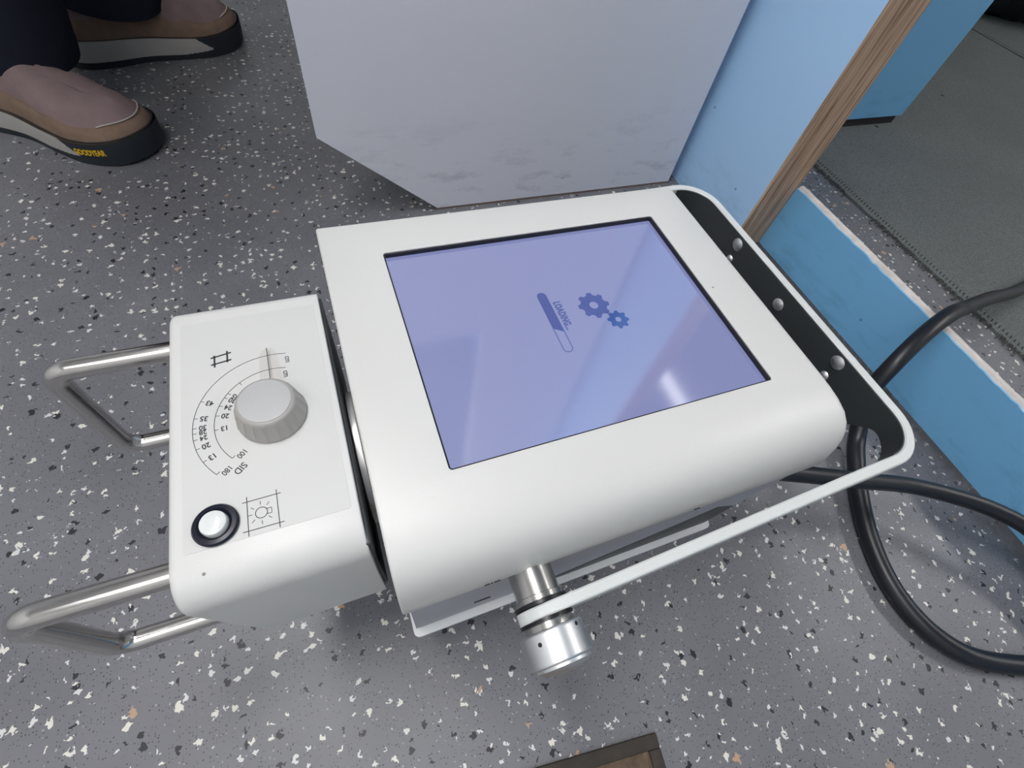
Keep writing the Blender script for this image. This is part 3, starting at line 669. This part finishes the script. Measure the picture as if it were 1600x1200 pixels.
# ---------------------------------------------------------------- the person
person = tag(empty('person', (-.40, 1.08, 0)), 'person in dark trousers and tan slip-on shoes, standing at the top left', 'person')
def shoe(tip, deg, side):
    a = math.radians(deg); L = .295; o = Vector((tip[0], tip[1], 0))-Vector((math.cos(a), math.sin(a), 0))*L
    Mx = Matrix.Translation(o) @ Matrix.Rotation(a, 4, 'Z')
    kx = [(0, .0), (.02, .026), (.06, .034), (.12, .034), (.17, .047), (.215, .057), (.255, .052), (.282, .034), (.295, 0)]
    def hw(x):
        for (x0, w0), (x1, w1) in zip(kx, kx[1:]):
            if x <= x1: t = (x-x0)/(x1-x0); return w0+(w1-w0)*t
        return 0
    # outline as closed smooth curve
    ctl = [Vector((x, hw(x)+(.002 if side < 0 else -.003)*math.sin(x/L*PI)*side, 0)) for x, _ in kx[:]]
    lo = [Vector((x, -hw(x), 0)) for x, _ in kx[1:-1]][::-1]
    loop = ctl+lo
    n = len(loop); out = []
    for i in range(n):
        p0, p1, p2, p3 = loop[(i-1) % n], loop[i], loop[(i+1) % n], loop[(i+2) % n]
        for k in range(28):
            t = k/28; out.append(.5*((2*p1)+(p2-p0)*t+(2*p0-5*p1+4*p2-p3)*t*t+(3*p1-p0-3*p2+p3)*t**3))
    N = len(out)
    def Hx(x):
        c_ = [(0, .085), (.05, .092), (.10, .088), (.15, .078), (.19, .066), (.23, .052), (.26, .043), (.295, .030)]
        for (x0, w0), (x1, w1) in zip(c_, c_[1:]):
            if x <= x1: t = (x-x0)/(x1-x0); t = t*t*(3-2*t); return w0+(w1-w0)*t
        return .030
    ZS = .030
    def toe_spring(x): return .010*max(0, (x-.22)/.075)**2
    def surf(i, v, off=0.0):
        p = out[i % N]; c = math.cos(v*PI/2); s = math.sin(v*PI/2)
        x = p.x; xin = .055+(x-.055)*.84; xx = x+(xin-x)*(1-c)**1.0
        y = p.y*(c**.72)
        z = ZS*.8+toe_spring(x)+(Hx(xx))*s
        d = Vector((x-.15, p.y*1.6, 0)).normalized()
        wr = .0016*math.sin(xx*150+p.y*60)*max(0, 1-abs(xx-.16)/.07)*s
        return Mx @ Vector((xx+d.x*off, y+d.y*off*c, z+off*s+wr))
    sh = empty('shoe', Mx.translation); sh.parent = person; sh.matrix_parent_inverse = Matrix.Translation(-person.location)
    def A(o): o.matrix_parent_inverse = Matrix.Translation(-sh.location); return o
    def grid(f, nv, filt=None):
        bm = bmesh.new(); G = [[bm.verts.new(f(i, j/nv)) for i in range(N)] for j in range(nv+1)]
        for j in range(nv):
            for i in range(N): bm.faces.new((G[j][i], G[j][(i+1) % N], G[j+1][(i+1) % N], G[j+1][i]))
        return bm
    up = grid(lambda i, v: surf(i, v*.97), 18); bmesh.ops.holes_fill(up, edges=[e for e in up.edges if e.is_boundary])
    A(obj('upper', up, KNIT, sh, angle=80))['label'] = 'mauve brown knitted upper'
    # suede band round the toe and the sides
    def band(i, v):
        x = out[i % N].x; top = .36+.12*max(0, (x-.24)/.055); 
        return surf(i, v*top, .0018*(1 if v < .85 else .3))
    A(obj('toe_guard', grid(band, 8), SUEDE, sh, angle=80))['label'] = 'tan suede band round the toe'
    bm = bmesh.new()
    idx = [i for i in range(N) if out[i % N].x > .262]
    A(obj('piping', tube(bm, [surf(i, .36+.12*max(0, (out[i].x-.24)/.055), .0014) for i in idx], .0011, 8), PIPE, sh))
    # sole: dark outsole with a pale midsole inset along the sides
    def wall(i, v):
        p = out[i % N]; x = p.x; d = Vector((x-.15, p.y*1.6, 0)).normalized(); o2 = (.004+.003*math.sin(min(1, v*1.1)*PI*.55))
        h = (.033+.004*max(0, (x-.2)/.09)+.014*max(0, (.21-x)/.21))
        return Vector((p.x+d.x*o2, p.y+d.y*o2, toe_spring(x)*.7*(1-v*.2)+h*v))
    nv = 36; bmb = bmesh.new(); bmm = bmesh.new()
    for bmx, pale in ((bmb, False), (bmm, True)):
        for j in range(nv):
            for i in range(N):
                v = (j+.5)/nv; x = out[i].x
                lim = .215-.0+.045*(1-v)*1.0
                is_pale = (x < lim-.02) and v > (.24+.25*max(0, (.12-x)/.12)*0+.10*max(0, (x-.17)/.03))
                if is_pale != pale: continue
                off = Vector((0, 0, 0)); q = [wall(i, j/nv), wall(i+1, j/nv), wall(i+1, (j+1)/nv), wall(i, (j+1)/nv)]
                bmx.faces.new([bmx.verts.new(Mx @ w_) for w_ in q])
        bmesh.ops.remove_doubles(bmx, verts=bmx.verts, dist=1e-5)
    top = [bmb.verts.new(Mx @ (wall(i, 1)*.5+Vector((out[i].x, out[i].y, wall(i, 1).z))*.5+Vector((0, 0, .0005)))) for i in range(N)]
    bot = [bmb.verts.new(Mx @ Vector((out[i].x, out[i].y, toe_spring(out[i].x)*.7))) for i in range(N)]
    bmb.faces.new(bot); bmb.faces.new(top)
    A(obj('outsole', bmb, OUTS, sh, angle=60))['label'] = 'dark rubber outsole wrapping up over the toe'
    A(obj('midsole', bmm, MIDS, sh, angle=60))['label'] = 'pale grey midsole'
    # lettering on the near side of the toe bumper
    if side > 0:
        tm = text_mesh('GOODYEAR', .0120, .66, .0003, .00035, 1.0)
        bmesh.ops.subdivide_edges(tm, edges=[e for e in tm.edges if e.calc_length() > .004], cuts=1)
        i0 = min((i for i in range(N) if out[i].y < 0), key=lambda i: abs(out[i].x-.236))
        arc_s = [0.0]; arc_i = [i0]
        for sgn in (1, -1):
            acc = 0; i = i0
            while acc < .045:
                j = i-sgn; acc += (wall(j, .6)-wall(i, .6)).length; i = j
                if sgn > 0: arc_s.append(acc); arc_i.append(i)
                else: arc_s.insert(0, -acc); arc_i.insert(0, i)
        def onwall(s_, v):
            for k in range(len(arc_s)-1):
                if arc_s[k] <= s_ <= arc_s[k+1]:
                    t = (s_-arc_s[k])/(arc_s[k+1]-arc_s[k]); return wall(arc_i[k], v).lerp(wall(arc_i[k+1], v), t)
            return wall(arc_i[-1], v)
        for vtx in tm.verts:
            s_, h = vtx.co.x, vtx.co.y; b0 = onwall(s_, .62+h/.034); d = (onwall(s_+.001, .6)-onwall(s_-.001, .6)).normalized()
            vtx.co = Mx @ (b0+Vector((d.y, -d.x, 0))*(.0006+vtx.co.z))
        A(obj('lettering', tm, YEL, sh, False))['label'] = 'small yellow lettering on the toe'
    return sh
s1 = shoe((-.225, .843), -31, 1)
s2 = shoe((-.082, 1.235), 20, -1)
def leg(path, radii, folds):
    bm = bmesh.new(); Pp = smooth_path(path, 12); m_ = len(Pp); Rr = []
    for i in range(m_):
        t = i/(m_-1)*(len(radii)-1); k = min(int(t), len(radii)-2); Rr.append(radii[k]+(radii[k+1]-radii[k])*(t-k))
    n = 48; rings = []
    for i, p in enumerate(Pp):
        rg = []
        for k in range(n):
            a = 2*PI*k/n; r = Rr[i]*(1+.035*noise.noise(Vector((math.cos(a)*1.5, math.sin(a)*1.5, p.z*22)))+.02*math.sin(3*a+p.z*18))
            if i < 3: r *= 1.015
            rg.append(bm.verts.new((p.x+r*math.cos(a), p.y+.86*r*math.sin(a), p.z-.028*max(0, 1-i/8)*math.cos(a+.7))))
        rings.append(rg)
    inner = [bm.verts.new((Pp[0].x+(v.co.x-Pp[0].x)*.95, Pp[0].y+(v.co.y-Pp[0].y)*.95, v.co.z+.0005)) for v in rings[0]]
    inner2 = [bm.verts.new((v.co.x, v.co.y, v.co.z+.05)) for v in inner]
    for A, B in [(inner2, inner), (inner, rings[0])]+list(zip(rings, rings[1:])):
        for k in range(n): bm.faces.new((A[k], A[(k+1) % n], B[(k+1) % n], B[k]))
    bm.faces.new(rings[-1]); return bm
def PP(o): o.matrix_parent_inverse = Matrix.Translation(-person.location); return o
PP(obj('trouser_leg', leg([(-.376, .975, .106), (-.362, .975, .18), (-.33, .98, .36), (-.30, 1.0, .52), (-.42, 1.10, .88)], [.080, .094, .092, .10, .13], 1), NAVY, person))
PP(obj('trouser_leg', leg([(-.275, 1.175, .100), (-.265, 1.185, .18), (-.28, 1.27, .36), (-.27, 1.24, .52), (-.40, 1.17, .86)], [.085, .088, .088, .10, .13], 2), NAVY, person))
# body: legs inside the trousers, trunk, neck and head as one skinned surface; jacket and hair over it; unseen trunk leaned forward to shade the floor
def skin_obj(name, vs, es, rad, m, parent, sub=2):
    me = bpy.data.meshes.new(name); me.from_pydata(vs, es, []); o = bpy.data.objects.new(name, me); COL.objects.link(o)
    sk = o.modifiers.new('skin', 'SKIN'); 
    for v, r in zip(me.skin_vertices[0].data, rad): v.radius = (r, r) if not isinstance(r, tuple) else r
    me.skin_vertices[0].data[0].use_root = True
    su = o.modifiers.new('s', 'SUBSURF'); su.levels = sub; su.render_levels = sub; me.materials.append(m)
    dg = bpy.context.evaluated_depsgraph_get(); dg.update(); nm = bpy.data.meshes.new_from_object(o.evaluated_get(dg)); o.modifiers.clear(); o.data = nm; nm.shade_smooth()
    o.parent = parent; return PP(o)
vs = [(-.42, 1.12, .92), (-.36, 1.00, 1.10), (-.25, .84, 1.30), (-.20, .78, 1.39), (-.17, .74, 1.45), (-.13, .69, 1.53), (-.11, .66, 1.60),
      (-.20, 1.00, 1.30), (-.14, .98, 1.04), (-.02, .90, .90), (-.34, .68, 1.30), (-.27, .56, 1.04), (-.15, .55, .90),
      (-.40, 1.04, .84), (-.29, .99, .50), (-.372, .96, .12), (-.40, 1.20, .84), (-.27, 1.20, .50), (-.275, 1.175, .12), (.01, .86, .86), (-.10, .55, .86)]
es = [(0, 1), (1, 2), (2, 3), (3, 4), (4, 5), (5, 6), (2, 7), (7, 8), (8, 9), (2, 10), (10, 11), (11, 12), (0, 13), (13, 14), (14, 15), (0, 16), (16, 17), (17, 18), (9, 19), (12, 20)]
rd = [.12, .12, .12, .06, .065, .085, .06, .05, .04, .03, .05, .04, .03, .08, .055, .04, .08, .055, .04, .028, .028]
skin_obj('body', vs, es, rd, SKIN, person)
vj = [vs[0], vs[1], vs[2], (-.205, .785, 1.38), vs[7], vs[8], (-.04, .912, .92), vs[10], vs[11], (-.17, .552, .92)]
skin_obj('jacket', vj, [(0, 1), (1, 2), (2, 3), (2, 4), (4, 5), (5, 6), (2, 7), (7, 8), (8, 9)], [.165, .16, .165, .075, .075, .06, .045, .075, .06, .045], JACKET, person)
skin_obj('hair', [(-.16, .72, 1.53), (-.14, .70, 1.61), (-.11, .66, 1.65)], [(0, 1), (1, 2)], [.085, .080, .05], HAIR, person)
